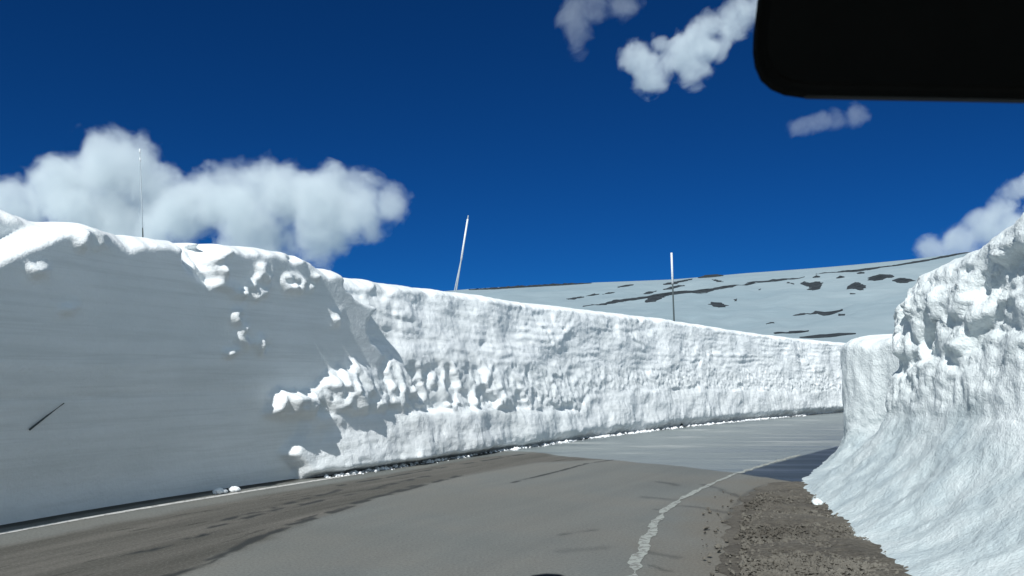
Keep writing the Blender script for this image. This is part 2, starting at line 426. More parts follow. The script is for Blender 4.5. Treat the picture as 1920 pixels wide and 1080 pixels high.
def left_top_world(s, back_off, dz=0.0):
    p = P_at(np.array([s]))[0]; n = np.array([np.interp(s, LS, LN[:, 0]), np.interp(s, LS, LN[:, 1])])
    return Vector((p[0] - n[0] * back_off, p[1] - n[1] * back_off, float(top_left(s)) + dz))

# ------------------------------------------------------------ right snow wall (toe and face lines)
#        toe x, y,    face x, y,   shoulder height, top height
pairs = [(2.3, -5, 4.3, -5, 1.1, 3.5), (2.45, -1, 4.5, -1, 1.1, 3.5), (2.65, 3, 4.75, 3, 1.1, 3.5), (3.02, 6.56, 5.0, 6.2, 1.15, 3.4),
         (3.38, 8.26, 5.15, 8.2, 1.15, 3.25), (3.68, 9.88, 5.22, 9.8, 1.1, 2.9), (3.95, 11.2, 5.27, 10.8, 1.1, 2.65), (4.12, 11.7, 5.62, 11.0, 1.1, 2.5), (4.35, 12.3, 6.05, 11.5, 1.0, 2.35), (4.85, 13.2, 6.0, 12.7, 0.85, 2.3), (5.4, 14.3, 5.78, 13.9, 0.6, 2.3),
         (6.15, 15.5, 6.22, 14.9, 0.4, 2.3), (7.2, 16.6, 7.4, 16.3, 0.4, 2.3), (8.6, 18.0, 8.8, 17.7, 0.4, 2.4), (11.2, 20.8, 11.4, 20.5, 0.4, 2.6), (15, 24.6, 15.2, 24.2, 0.4, 2.8), (20.5, 28.6, 20.7, 28.2, 0.4, 3), (30, 34, 30.2, 33.5, 0.4, 3)]
RP, RS = resample(pairs, 0.04)
top_r = [(1920, 402), (1895, 418), (1870, 434), (1850, 452), (1832, 468), (1815, 480), (1795, 487), (1770, 501), (1745, 512), (1722, 522), (1705, 534), (1694, 548)]
FP = RP[:, 2:4]; FT = np.gradient(FP, axis=0); FT /= np.linalg.norm(FT, axis=1)[:, None] + 1e-9
FN = np.stack([-FT[:, 1], FT[:, 0]], 1)
rt = [hit_path(FP, RS, FN, 0.0, *p) for p in top_r]
s_corner = rt[-1][0]
rt2 = [(-1, rt[0][1] + 0.25)] + rt + [(rt[-1][0] + 0.25, rt[-1][1] - 0.12)]
far_top = [(1685, 628), (1660, 629), (1640, 637), (1628, 641), (1610, 634), (1585, 637)]
try:
    sub = RS > s_corner + 0.7
    ft = [hit_path(FP[sub], RS[sub], FN[sub], 0.0, *p) for p in far_top]
except ValueError:
    ft = [(s_corner + 1.2, 2.3)]
rt2 += [a for a in ft if a[0] > rt2[-1][0]] + [(ft[-1][0] + 3, ft[-1][1]), (RS[-1], 3.0)]
print('corner', s_corner, 'rt', [(round(a, 2), round(b, 2)) for a, b in rt2])
sr = np.arange(0, RS[-1], 0.035); NQ = 150
q = np.linspace(0, 1, NQ)
SR, Q = np.meshgrid(sr, q, indexing='ij')
def ri(c): return np.interp(SR, RS, RP[:, c])
tx, ty, fx, fy, zs = ri(0), ri(1), ri(2), ri(3), ri(4)
TR = np.interp(SR, [a for a, _ in rt2], [b for _, b in rt2]) + 0.10 * (1 - sstep(s_corner - 0.5, s_corner, SR)) + 0.03 * fbm(SR * 2.5, SR * 0, 4, 110)
ql = 0.45
a_ = np.clip(Q / ql, 0, 1); b2 = np.clip((Q - ql) / (1 - ql), 0, 1)
wq = np.where(Q < ql, 1 - (1 - a_) ** 1.25 * 1.0, 1.0)
lk = 0.16 * (1 - sstep(s_corner, s_corner + 1.5, SR)) + 0.04
wq = (1 - lk) * wq + lk * b2
zz = np.where(Q < ql, zs * a_ ** 1.25, zs + (TR - zs) * b2)
X = tx + (fx - tx) * wq; Y = ty + (fy - ty) * wq
VR = np.stack([X, Y, zz], -1)
def normals(V):
    du = np.gradient(V, axis=0); dv = np.gradient(V, axis=1)
    n = np.cross(dv, du); n /= np.linalg.norm(n, axis=-1, keepdims=True) + 1e-9
    return n
NR = normals(VR)
if NR[200, 100, 0] > 0: NR = -NR
zr = zz
up = sstep(0.0, 0.35, zr - zs * 0.95 + 0.15 * fbm(SR * 1.2, zr, 2, 120))
near = 1 - sstep(s_corner, s_corner + 1.2, SR)
c1, c2, cid = worley(SR * 2.0 + 0.5 * fbm(SR * 1.5, zr * 1.5, 3, 121), zr * 2.4 + 0.5 * fbm(SR * 1.5, zr * 1.5, 3, 122), 9)
g1, g2, gid = worley(SR * 5 + 0.5 * fbm(SR * 3, zr * 3, 2, 123), zr * 3.2 + 0.4 * fbm(SR * 3, zr * 3, 2, 124), 12)
hi = sstep(1.5, 2.1, zr)
blk = facets(SR * 1.5 + 0.35 * fbm(SR, zr, 3, 121), zr * 2.2 + 0.35 * fbm(SR, zr, 3, 122), 9, 0.8)[0]
DR = up * near * (0.17 * blk * (0.2 + 0.8 * hi) + 0.04 * facets(SR * 4 + 0.4 * fbm(SR * 3, zr * 3, 3, 123), zr * 3.4 + 0.4 * fbm(SR * 3, zr * 3, 3, 124), 12, 1.0)[0] * (0.4 + 0.6 * hi) + 0.022 * fbm(SR * 6, zr * 4, 6, 125, 0.6) + 0.028 * perlin(SR * 4.5 + 0.3 * fbm(SR, zr, 2, 119), zr * 0.9, 126) * (1 - 0.6 * hi))
DR *= 1 - 0.6 * sstep(0.45, 0.1, TR - zr)
DR += up * (1 - near) * (0.03 * fbm(SR * 3, zr * 2, 4, 127) + 0.02 * perlin(SR * 5, zr * 0.8, 128))
# lower apron: soft rills running down
DR += (1 - up) * sstep(0, 0.1, Q) * (0.016 * perlin(SR * 2.2 + zr * 1.6, zr * 0.8, 130) + 0.006 * fbm(SR * 6 + zr * 3, zr * 4, 4, 131) + 0.05 * fbm(SR * 0.8, zr, 2, 132))
r1, r2, rid = worley(SR * 4, zr * 6, 15)
DR += (1 - up) * 0.012 * np.clip(0.3 - r1, 0, 1) / 0.3 * (rid > 0.72) * sstep(0.03, 0.1, Q)
DR += (1 - up) * 0.02 * fbm(SR * 3.5 + zr * 7, zr * 1.5 - SR * 0.3, 4, 133) * sstep(0.0, 0.15, Q)
# hollows under ledges, where the photograph shows them
def RW(px, py): return hit_path(FP, RS, FN, 0.0, px, py)
pits = [([(1688, 668), (1742, 660), (1762, 676), (1740, 690), (1724, 704), (1694, 700)], 0.20),
        ([(1768, 648), (1790, 655), (1850, 686), (1858, 700), (1830, 700), (1790, 676)], 0.16),
        ([(1762, 520), (1780, 527), (1800, 525), (1806, 535), (1780, 545), (1766, 536)], 0.16),
        ([(1805, 500), (1830, 492), (1842, 508), (1825, 520), (1808, 520)], 0.18),
        ([(1830, 525), (1850, 515), (1880, 520), (1885, 545), (1870, 580), (1855, 575), (1835, 550)], 0.16),
        ([(1880, 470), (1915, 462), (1919, 478), (1890, 488)], 0.14),
        ([(1836, 480), (1846, 486), (1856, 520), (1848, 522)], 0.12),
        ([(1697, 620), (1715, 618), (1728, 632), (1700, 632)], 0.10)]
for pl, dep in pits:
    qd = poly_sd(SR + 0.04 * fbm(SR * 6, zr * 6, 3, 140), zr + 0.04 * fbm(SR * 6, zr * 6, 3, 141), [RW(*p) for p in pl])
    DR -= 0.6 * dep * sstep(-0.03, 0.13, qd) * near
ur = np.clip((zr - (TR - 0.16)) / 0.16, 0, 1)
DR -= 0.15 * ur ** 2
DR *= sstep(0, 0.12, Q)
toe_w = 0.05 * fbm(SR * 2.5, SR * 0, 4, 145) * (1 - sstep(0, 0.12, Q))
DR = soften(DR, 2) + (1 - up) * (0.006 * fbm(SR * 9, zr * 16, 5, 135, 0.65) + 0.03 * fbm(SR * 1.5, zr * 2.5, 3, 136)) * sstep(0, 0.1, Q) + up * near * (0.032 * facets(SR * 4.5 + 0.4 * fbm(SR * 3, zr * 3, 3, 123), zr * 4.2 + 0.4 * fbm(SR * 3, zr * 3, 3, 124), 12, 1.0)[0] * (0.3 + 0.7 * hi) + 0.016 * fbm(SR * 9, zr * 8, 4, 134, 0.6)) * sstep(0, 0.15, TR - zr)
VR = VR + NR * DR[..., None]
VR[..., 0] += toe_w
VR[:, 0, 2] -= 0.05
capn = np.stack([np.interp(sr, RS, FN[:, 0]), np.interp(sr, RS, FN[:, 1])], -1)
capn = smooth_path(capn, 30); capn /= np.linalg.norm(capn, axis=1)[:, None]
caps = []
for off, dz in ((0.08, 0.02), (0.25, 0.04), (0.7, 0.06), (1.5, 0.06), (2.6, 0.0), (2.9, -0.9)):
    b_ = VR[:, -1, :2] - capn * off * np.where(off > 1, 1.0, 1.0)
    caps.append(np.concatenate([b_, (TR[:, -1] + dz + 0.03 * fbm(sr * 2, sr * 0 + off, 3, 146))[:, None]], -1)[:, None])
VRR = np.concatenate([VR] + caps, 1)
# icy apron, greyer and bluer; part of the darkening stands for weaker sunlight
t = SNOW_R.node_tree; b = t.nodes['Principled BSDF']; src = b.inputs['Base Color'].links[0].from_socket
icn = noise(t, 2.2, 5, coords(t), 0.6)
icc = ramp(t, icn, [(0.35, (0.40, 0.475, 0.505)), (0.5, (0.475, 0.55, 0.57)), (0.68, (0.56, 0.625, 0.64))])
t.links.new(mix(t, attr(t, 'ice_shade'), src, icc), b.inputs['Base Color'])
ice_shade = np.concatenate([1 - sstep(-0.2, 0.25, zr - zs * 0.95 + 0.25 * fbm(SR * 0.9, zr, 3, 149)), np.zeros((len(sr), len(caps)))], 1)
o = link('snow_wall', VRR.reshape(-1, 3), grid_faces(VRR.shape[0], VRR.shape[1]), SNOW_R, attrs={'ice_shade': ice_shade.ravel()})
tag(o, 'near snow wall with a sloping icy apron and pitted crumbling top beside the gravel shoulder', 'snow wall')

# ------------------------------------------------------------ terrain: snowfield and hill
def dist_side(x, y, P, N):
    """signed distance from a plan line, positive on the side N points away from"""
    sub = slice(0, len(P), 12); P = P[sub]; N = N[sub]
    best = np.full(x.shape, 1e9); sg = np.zeros(x.shape)
    for (a, b), n in zip(P, N):
        d = np.hypot(x - a, y - b); m = d < best
        best = np.where(m, d, best); sg = np.where(m, -((x - a) * n[0] + (y - b) * n[1]), sg)
    return np.sign(sg) * best
ridge_px = [(-900, 640), (0, 610), (500, 570), (880, 541), (960, 536), (1120, 528.5), (1260, 523), (1400, 511), (1560, 499), (1700, 486), (1825, 471), (1920, 462), (2300, 425), (3200, 380)]
RID = 240.0
raz = []; rel = []
for p in ridge_px:
    r = ray(*p); raz.append(math.atan2(r[0], r[1])); rel.append(r[2] / math.hypot(r[0], r[1]))
def hill_z(az, r):
    e = np.interp(az, raz, rel)
    top = EYE + e * RID
    t = np.clip((r - 34) / (RID - 34), 0, 1)
    prof = 0.62 * t ** 1.15 + 0.38 * (1 - (1 - t) ** 2) * t
    zb = 2.55
    z = zb + (top - zb) * prof
    beyond = np.clip((r - RID) / 400, 0, 4)
    z = z - beyond * 60
    z = z + (0.9 * fbm(az * 9, r / 35, 3, 150) + 0.22 * fbm(az * 26, r / 11, 3, 151)) * sstep(40, 90, r) * (1 - sstep(RID * 0.75, RID, r))
    return np.maximum(z, -40)
naz, nr = 420, 330
az = np.linspace(R(-75), R(75), naz)
rr = np.concatenate([np.geomspace(3, 60, 200), np.geomspace(61, RID, 80), np.geomspace(RID + 2, 2600, 50)])
AZ, RR = np.meshgrid(az, rr, indexing='ij')
TX, TY = np.sin(AZ) * RR, np.cos(AZ) * RR
small = RR < 75
dl = np.full(RR.shape, 50.0); dr_ = np.full(RR.shape, -50.0)
dl[small] = dist_side(TX[small], TY[small], LPATH, LN)
dr_[small] = dist_side(TX[small], TY[small], FP, FN)
HZ = hill_z(AZ, RR)
ltop = np.interp(RR, [8, 12, 22, 32, 60], [2.9, 2.75, 2.7, 2.6, 2.6])
HZ = np.where(RR < 60, np.minimum(HZ, np.maximum(ltop - 0.12, HZ - 0.0)), HZ)
behind = np.maximum(sstep(1.6, 2.8, dl), sstep(1.2, 2.2, dr_))
TZ = -0.6 + (HZ + 0.6 - 0.15) * np.where(small, behind, 1)
m, t, b = mat('dimmed_snow')  # hill snow, its colour darkened to stand in for cloud shade
v = coords(t)
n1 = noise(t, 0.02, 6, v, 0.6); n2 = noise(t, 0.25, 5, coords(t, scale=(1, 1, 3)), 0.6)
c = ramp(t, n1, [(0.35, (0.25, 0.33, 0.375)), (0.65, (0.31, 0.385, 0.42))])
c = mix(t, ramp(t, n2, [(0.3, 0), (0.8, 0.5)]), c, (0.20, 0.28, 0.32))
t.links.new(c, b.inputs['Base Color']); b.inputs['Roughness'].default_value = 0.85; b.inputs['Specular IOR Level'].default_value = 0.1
bump(t, b, n2, 0.5, 0.6)
DIM_SNOW = m
o = link('snowfield', np.stack([TX, TY, TZ], -1).reshape(-1, 3), grid_faces(naz, nr)[:, ::-1], DIM_SNOW)
tag(o, kind='structure')
# ground sheet reaching the horizon, below everything
m, t, b = mat('soil')
t.links.new(ramp(t, noise(t, 0.6, 8, coords(t)), [(0.3, (0.10, 0.09, 0.07)), (0.7, (0.16, 0.145, 0.12))]), b.inputs['Base Color']); b.inputs['Roughness'].default_value = 0.95
gx = np.linspace(-3000, 3000, 9)
GXX, GYY = np.meshgrid(gx, gx, indexing='ij')
o = link('ground', np.stack([GXX, GYY, GXX * 0 - 45.0], -1).reshape(-1, 3), grid_faces(9, 9), DIM_SNOW); tag(o, kind='structure')

def hill_hit(px, py):
    r = ray(px, py); h = math.hypot(r[0], r[1]); a = math.atan2(r[0], r[1])
    rs = np.linspace(36, RID, 1200)
    z = EYE + r[2] / h * rs
    g = hill_z(np.full_like(rs, a), rs) - 0.15
    k = np.where(g > z)[0]
    i = k[0] if len(k) else len(rs) - 1
    return np.array([math.sin(a) * rs[i], math.cos(a) * rs[i], g[i]])
def hz_xy(x, y): 
    return hill_z(np.arctan2(x, y), np.hypot(x, y)) - 0.15
def outcrop(name, poly, label, cat='rock', thick=0.0022, group=None, jag=0.5):
    """a low rock mass standing out of the slope, its outline in plan from the ground it covers"""
    P = [hill_hit(*p)[:2] for p in poly]
    # subdivide and roughen outline
    Q = []
    for i in range(len(P)):
        a, b_ = P[i], P[(i + 1) % len(P)]
        n = max(2, min(14, int(np.linalg.norm(b_ - a) / 1.2)))
        for k in range(n): Q.append(a + (b_ - a) * k / n)
    Q = np.array(Q)
    c = Q.mean(0)
    size = np.abs(Q - c).max(); thick = thick * float(np.hypot(*c))
    Q = Q + np.stack([perlin(Q[:, 0] * 0.8, Q[:, 1] * 0.8, 160), perlin(Q[:, 0] * 0.8, Q[:, 1] * 0.8, 161)], -1) * min(jag, size * 0.12)
    bm = bmesh.new()
    vs = [bm.verts.new((x, y, float(hz_xy(x, y)) - 0.5)) for x, y in Q]
    vt = [bm.verts.new((x, y, float(hz_xy(x, y)) + 0.05)) for x, y in Q]
    f = bm.faces.new(vt)
    for i in range(len(Q)):
        j = (i + 1) % len(Q)
        try: bm.faces.new((vs[i], vs[j], vt[j], vt[i]))
        except ValueError: pass
    tri = bmesh.ops.triangulate(bm, faces=[f])
    for _ in range(2):
        top = [e for e in bm.edges if all(v in vtset for v in e.verts)] if False else [e for e in bm.edges if min(v.co.z - float(hz_xy(v.co.x, v.co.y)) for v in e.verts) > -0.2 and e.calc_length() > 1.2]
        if len(top) < 4000: bmesh.ops.subdivide_edges(bm, edges=top, cuts=1)
    bm.faces.ensure_lookup_table()
    PQ = [tuple(x) for x in Q]
    vv = [v for v in bm.verts if v.co.z > float(hz_xy(v.co.x, v.co.y)) - 0.2]
    xs = np.array([v.co.x for v in vv]); ys = np.array([v.co.y for v in vv])
    sdv = poly_sd(xs, ys, PQ)
    zz_ = hz_xy(xs, ys) + 0.05 + thick * np.clip(sdv / (size * 0.3 + 0.3), 0, 1) + 0.35 * thick * fbm(xs * 0.7, ys * 0.7, 3, 162)
    for v, z in zip(vv, zz_): v.co.z = z
    bmesh.ops.recalc_face_normals(bm, faces=bm.faces)
    me = bpy.data.meshes.new(name); bm.to_mesh(me); bm.free(); me.materials.append(ROCK)
    o = bpy.data.objects.new(name, me); C.objects.link(o)
    tag(o, label, cat, group)
    return o
def strip(pts, w):
    """outline of a thin band along pts, w pixels thick, tapering at the ends"""
    n = len(pts); up_, dn = [], []
    for i, (x, y) in enumerate(pts):
        k = w * (0.35 if i in (0, n - 1) else 1) / 2
        up_.append((x, y - k)); dn.append((x, y + k))
    return up_ + dn[::-1]
GR = 'dark rock outcrops showing through the snow of the hill'
crops = [
    ([(1502, 531), (1510, 528), (1520, 531), (1532, 527.5), (1543, 531), (1541, 539), (1526, 545), (1516, 543), (1518, 538), (1508, 536)], 'dark two-lobed rock patch on the upper hill next to the longest rock band'),
    ([(1585, 541), (1592, 535), (1605, 529), (1615, 531), (1625, 537), (1618, 544), (1608, 545), (1600, 541), (1588, 543)], 'dark humped rock patch on the upper hill, between the two-lobed one and the ragged one'),
    ([(1628, 522), (1640, 517), (1660, 515), (1680, 519), (1675, 521), (1662, 521), (1655, 525), (1640, 527), (1630, 526)], 'ragged dark rock patch on the hill, nearest below the ridge line'),
    ([(1672, 526), (1690, 521), (1706, 523), (1712, 527), (1700, 531), (1680, 530)], 'flat dark rock patch on the hill closest to the near snow wall'),
    ([(1490, 592), (1505, 588), (1530, 584), (1560, 584), (1580, 579.5), (1578, 583), (1566, 588), (1555, 591), (1530, 588.5), (1505, 591)], 'long wavy dark rock streak low on the hill, alone in the smooth snow'),
    ([(1571, 590), (1583, 589), (1584, 592), (1572, 593)], 'small rock chip just below the wavy streak on the hill'),
    ([(1330, 571), (1338, 567), (1350, 568), (1362, 573), (1350, 577.5), (1338, 575.5)], 'short dark rock patch halfway down the hill above the far snow wall'),
    ([(1376, 562), (1381, 561), (1382, 565), (1377, 565.5)], 'tiny dark rock beside the short patch halfway down the hill'),
    ([(1208, 564), (1222, 557), (1250, 552.5), (1240, 560), (1226, 566), (1212, 567.5)], 'wedge of dark rock under the longest rock band near the upright snow pole'),
    (strip([(1243, 534), (1270, 530), (1298, 523.5)], 4.5), 'slanting dark rock sliver just under the ridge behind the upright snow pole'),
    (strip([(1243, 543.5), (1262, 540), (1282, 535.5)], 4.5), 'shorter slanting rock sliver below the other one behind the upright snow pole'),
    (strip([(1206, 551.5), (1218, 549), (1231, 546)], 3.5), 'small rock sliver on the hill just before the upright snow pole'),
    (strip([(1310, 521), (1330, 518.5), (1356, 517)], 4), 'thin dark rock rib touching the ridge line past the upright snow pole'),
    (strip([(1336, 525), (1345, 527), (1355, 528.5)], 3.5), 'short rock flake right under the thin rib below the ridge'),
    (strip([(1095, 574.5), (1140, 568.5), (1180, 562), (1222, 556), (1260, 551), (1300, 547), (1340, 542), (1372, 537), (1400, 533), (1450, 526.5), (1507, 520)], 4.2), 'longest dark rock band, climbing diagonally across the whole hill'),
    (strip([(1530, 514.5), (1585, 509), (1640, 503.5), (1700, 494.5), (1740, 488), (1790, 478), (1826, 471.5)], 2.8), 'thin rock band running just under the ridge towards the near snow wall'),
    (strip([(880, 543.5), (960, 539.5), (1040, 535), (1110, 531)], 2.2), 'faint rock line just under the ridge behind the leaning snow pole'),
    (strip([(1064, 561), (1084, 558), (1095, 556.5)], 2.4), 'small rock dash on the hill, first of the faint row above the far snow wall'),
    (strip([(1098, 556), (1112, 553.5), (1124, 552)], 2.4), 'small rock dash on the hill, second of the faint row above the far snow wall'),
    (strip([(1129, 552.5), (1142, 550), (1153, 548.5)], 2.4), 'small rock dash on the hill, last of the faint row above the far snow wall'),
    (strip([(1158, 540), (1172, 536.5), (1188, 534)], 2.2), 'faint rock dash high on the hill between the leaning pole and the slanting slivers'),
    (strip([(1524, 520.5), (1538, 519.5)], 5), 'small rock chip right above the two-lobed patch'),
    (strip([(1568, 522), (1583, 519.5)], 5), 'small rock chip above and between the two-lobed and humped patches'),
    (strip([(1607, 513), (1621, 512)], 5), 'small rock chip under the thin band near the ragged patch'),
    (strip([(1475, 529), (1489, 533)], 5), 'small rock crumbs at the far end of the longest rock band'),
    (strip([(1594, 551), (1604, 551)], 4.5), 'tiny rock just under the humped patch'),
    (strip([(1423, 543), (1427, 542)], 6), 'tiny dark rock alone under the longest rock band'),
    (strip([(1436, 608), (1452, 606)], 3), 'small rock dash at the foot of the hill'),
    (strip([(1455, 626), (1485, 624), (1516, 621.5)], 2.6), 'thin rock line at the foot of the hill above the far snow wall'),
    (strip([(1500, 633), (1550, 631), (1600, 627)], 4.5), 'broad dark rock line at the very foot of the snowy hill'),
]
for pl, lb in crops:
    outcrop('rock_outcrop', pl, lb, 'rock outcrop', group=GR)

# ------------------------------------------------------------ road
NU, s0r = 340, 0.0
ur_ = np.concatenate([np.linspace(-1.2, 9.5, NU)])
sroad = np.arange(0, LS[-1] - 0.5, 0.08)
SRd, URd = np.meshgrid(sroad, ur_, indexing='ij')
PR = P_at(SRd); NRd = np.stack([np.interp(SRd, LS, LN[:, 0]), np.interp(SRd, LS, LN[:, 1])], -1)
RX = PR[..., 0] + NRd[..., 0] * URd; RY = PR[..., 1] + NRd[..., 1] * URd
def gpoly(pts): return [tuple(G(*p)) for p in pts]
wet_line = gpoly([(930, 846), (1000, 847), (1060, 856), (1150, 862.5), (1250, 872), (1385, 887), (1460, 899), (1535, 910)])
wet_poly = wet_line + [(12, 13), (60, 30), (60, 80), (wet_line[0][0] - 1, 60), (wet_line[0][0] - 1.2, wet_line[0][1] + 0.8)]
jx = 0.05 * fbm(RX * 2, RY * 2, 3, 170)
wet = sstep(-0.04, 0.05, poly_sd(RX + jx, RY + jx, wet_poly))
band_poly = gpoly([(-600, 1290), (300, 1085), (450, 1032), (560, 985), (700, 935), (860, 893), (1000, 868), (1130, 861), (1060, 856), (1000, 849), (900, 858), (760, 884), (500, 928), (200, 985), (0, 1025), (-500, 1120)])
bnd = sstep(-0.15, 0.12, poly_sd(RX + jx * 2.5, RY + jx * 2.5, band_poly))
dark = sstep(-0.03, 0.05, poly_sd(RX + jx, RY + jx, gpoly([(1385, 888), (1460, 866), (1545, 843), (1650, 818), (1700, 860), (1600, 905), (1530, 911), (1460, 900)])))  # wet asphalt, with some of the snowbank's shadow put into its colour
def seg_d(pts):
    P = np.array(gpoly(pts)); d = np.full(RX.shape, 9.0)
    for (ax, ay), (bx, by) in zip(P[:-1], P[1:]):
        ex, ey = bx - ax, by - ay
        t_ = np.clip(((RX - ax) * ex + (RY - ay) * ey) / (ex * ex + ey * ey), 0, 1)
        d = np.minimum(d, np.hypot(RX - ax - t_ * ex + jx, RY - ay - t_ * ey + jx))
    return d
crack = np.zeros(RX.shape)
brk = fbm(SRd * 2.6, URd * 5, 3, 172)
for pts, w_, thr_ in (([(960, 905), (1050, 883), (1100, 869), (1150, 862)], 0.05, -1), ([(300, 1085), (420, 1042), (480, 1010), (560, 982), (700, 934), (860, 892)], 0.075, -0.3), ([(640, 910), (760, 889), (870, 870), (990, 850)], 0.07, -0.4),
                    ([(330, 1010), (480, 965), (640, 930), (800, 893)], 0.08, -0.1), ([(540, 985), (660, 945), (780, 910)], 0.07, -0.1), ([(420, 975), (520, 950), (640, 918)], 0.07, -0.1), ([(250, 1040), (380, 1003)], 0.07, 0.0)):
    crack = np.maximum(crack, sstep(w_, w_ * 0.55, seg_d(pts)) * sstep(thr_, thr_ + 0.25, brk + 0.001) * (0.9 if thr_ < 0 else 1))
for pts, w_, a_s in (([(1055, 1002), (1120, 993)], 0.05, 0.6), ([(1055, 1033), (1125, 1028)], 0.10, 0.25), ([(1235, 903), (1270, 910)], 0.07, 0.5), ([(1205, 932), (1265, 937)], 0.07, 0.5), ([(1230, 955), (1245, 955)], 0.05, 0.5), ([(1320, 908), (1355, 920), (1392, 932)], 0.06, 0.6),
                 ([(1270, 948), (1330, 955), (1380, 963)], 0.07, 0.5), ([(1215, 1033), (1270, 1045)], 0.07, 0.4), ([(1215, 1060), (1262, 1070)], 0.03, 0.5), ([(1440, 905), (1400, 925), (1372, 955), (1362, 985)], 0.05, 0.5)):
    crack = np.maximum(crack, sstep(w_ * 1.3, 0, seg_d(pts)) * a_s)
dusty = sstep(0.9, 0.0, -poly_sd(RX, RY, gpoly([(1330, 1180), (1350, 1070), (1362, 1000), (1374, 958), (1400, 930), (1440, 907), (1500, 903), (1900, 1000)])) + 0.35 * fbm(RX * 1.1, RY * 1.1, 4, 174))
m, t, b = mat('worn_asphalt')
uvv = coords(t, 'UV')
aw, ab = attr(t, 'wet'), attr(t, 'band')
wv = coords(t, 'Object')
fine = noise(t, 38, 8, wv, 0.8)
blot = noise(t, 0.55, 5, wv, 0.6)
streak = noise(t, 1.0, 6, coords(t, 'UV', scale=(3.2, 0.22, 1)), 0.6)
streak2 = noise(t, 1.0, 7, coords(t, 'UV', scale=(9.0, 0.9, 1)), 0.65)
base = ramp(t, blot, [(0.3, (0.132, 0.146, 0.140)), (0.5, (0.155, 0.166, 0.157)), (0.7, (0.172, 0.172, 0.155))])
base = mix(t, ramp(t, streak, [(0.35, 0.0), (0.7, 0.4)]), base, (0.10, 0.11, 0.11))
base = mix(t, ramp(t, noise(t, 0.35, 3, wv), [(0.4, 0.0), (0.65, 0.6)]), base, (0.165, 0.16, 0.14))
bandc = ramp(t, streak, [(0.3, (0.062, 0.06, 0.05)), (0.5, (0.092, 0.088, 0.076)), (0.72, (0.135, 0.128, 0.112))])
cr = ramp(t, streak2, [(0.35, 1), (0.40, 0)])
bandc = mix(t, cr, bandc, (0.035, 0.034, 0.028))
wst = noise(t, 1.0, 6, coords(t, 'Object', scale=(0.28, 1.5, 1), rot=(0, 0, R(-12))), 0.62, 0.2)
wetc = ramp(t, wst, [(0.38, (0.12, 0.15, 0.165)), (0.47, (0.19, 0.225, 0.235)), (0.56, (0.215, 0.25, 0.255)), (0.64, (0.36, 0.39, 0.39))])
base = mix(t, attr(t, 'dusty'), base, (0.15, 0.142, 0.12))
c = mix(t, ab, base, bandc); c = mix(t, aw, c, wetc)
c = mix(t, ramp(t, fine, [(0.36, 0.5), (0.5, 0)]), c, (0.04, 0.042, 0.04))
c = mix(t, ramp(t, fine, [(0.52, 0), (0.68, 0.5)]), c, (0.26, 0.26, 0.245))
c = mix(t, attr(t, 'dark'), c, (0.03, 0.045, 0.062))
c = mix(t, attr(t, 'crack'), c, (0.022, 0.025, 0.025))
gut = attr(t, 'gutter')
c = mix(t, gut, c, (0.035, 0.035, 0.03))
t.links.new(c, b.inputs['Base Color'])
rg = mix(t, aw, (0.75,0.75,0.75), ramp(t, wst, [(0.35, 0.30), (0.6, 0.55)]))
t.links.new(rg, b.inputs['Roughness'])
b.inputs['Specular IOR Level'].default_value = 0.35
bump(t, b, mth(t, 'ADD', fine, mth(t, 'MULTIPLY', cr, mth(t, 'MULTIPLY', ab, -2.0))), 0.4, 0.006)
ASPH = m
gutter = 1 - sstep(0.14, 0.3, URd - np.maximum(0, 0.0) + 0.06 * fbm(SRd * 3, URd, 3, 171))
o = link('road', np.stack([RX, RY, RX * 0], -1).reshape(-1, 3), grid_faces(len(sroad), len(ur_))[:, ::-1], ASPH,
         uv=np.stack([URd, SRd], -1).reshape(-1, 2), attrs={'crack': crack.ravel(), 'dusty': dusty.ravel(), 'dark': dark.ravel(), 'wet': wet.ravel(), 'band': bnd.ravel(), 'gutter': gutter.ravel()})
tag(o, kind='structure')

# shoulder of mud and gravel
edge = resample(gpoly([(1345, 1180), (1350, 1070), (1362, 1000), (1374, 958), (1400, 930), (1440, 907), (1500, 903)]), 0.05)[0]
nx = 110
lines = []
far_e = np.array([[3.9, 4.0 + 0.0], [4.9, 12.6]])
for i, (x, y) in enumerate(edge):
    k = i / (len(edge) - 1)
    x = x + 0.14 * float(perlin(np.array(y * 2.5), np.array(0.3), 175)) + 0.03 * float(perlin(np.array(y * 9), np.array(0.3), 176))
    q1 = np.array([4.4 + 0.9 * k, y * (1) + 0.0])
    lines.append([(x + (q1[0] - x) * j / nx, y, 0.0) for j in range(nx + 1)])
# run it back beneath the car too
L0 = [[(1.2 + (4.2 - 1.2) * j / nx, yy, 0) for j in range(nx + 1)] for yy in np.arange(-3, edge[0][1] - 0.5, 0.5)]
SH = np.array(L0 + lines, float)
dd = np.minimum(SH[..., 0] - SH[:, :1, 0], 1.0)
SH[..., 2] = 0.004 + sstep(0, 0.5, dd) * (0.02 + 0.03 * fbm(SH[..., 0] * 1.5, SH[..., 1] * 1.5, 3, 177) ** 1 + 0.015 * fbm(SH[..., 0] * 7, SH[..., 1] * 7, 4, 178)).clip(0.0, 0.2)
m, t, b = mat('muddy_gravel')
v = coords(t)
n1 = noise(t, 1.6, 8, v, 0.7); n2 = noise(t, 26, 6, coords(t, rot=(0, 0, R(-20)), scale=(0.6, 1.6, 1)), 0.75)
c = ramp(t, n1, [(0.35, (0.035, 0.030, 0.023)), (0.5, (0.072, 0.064, 0.05)), (0.68, (0.12, 0.11, 0.09))])
c = mix(t, ramp(t, n2, [(0.42, 0), (0.66, 0.75)]), c, (0.19, 0.175, 0.145))
c = mix(t, ramp(t, n2, [(0.3, 0.8), (0.42, 0)]), c, (0.03, 0.026, 0.02))
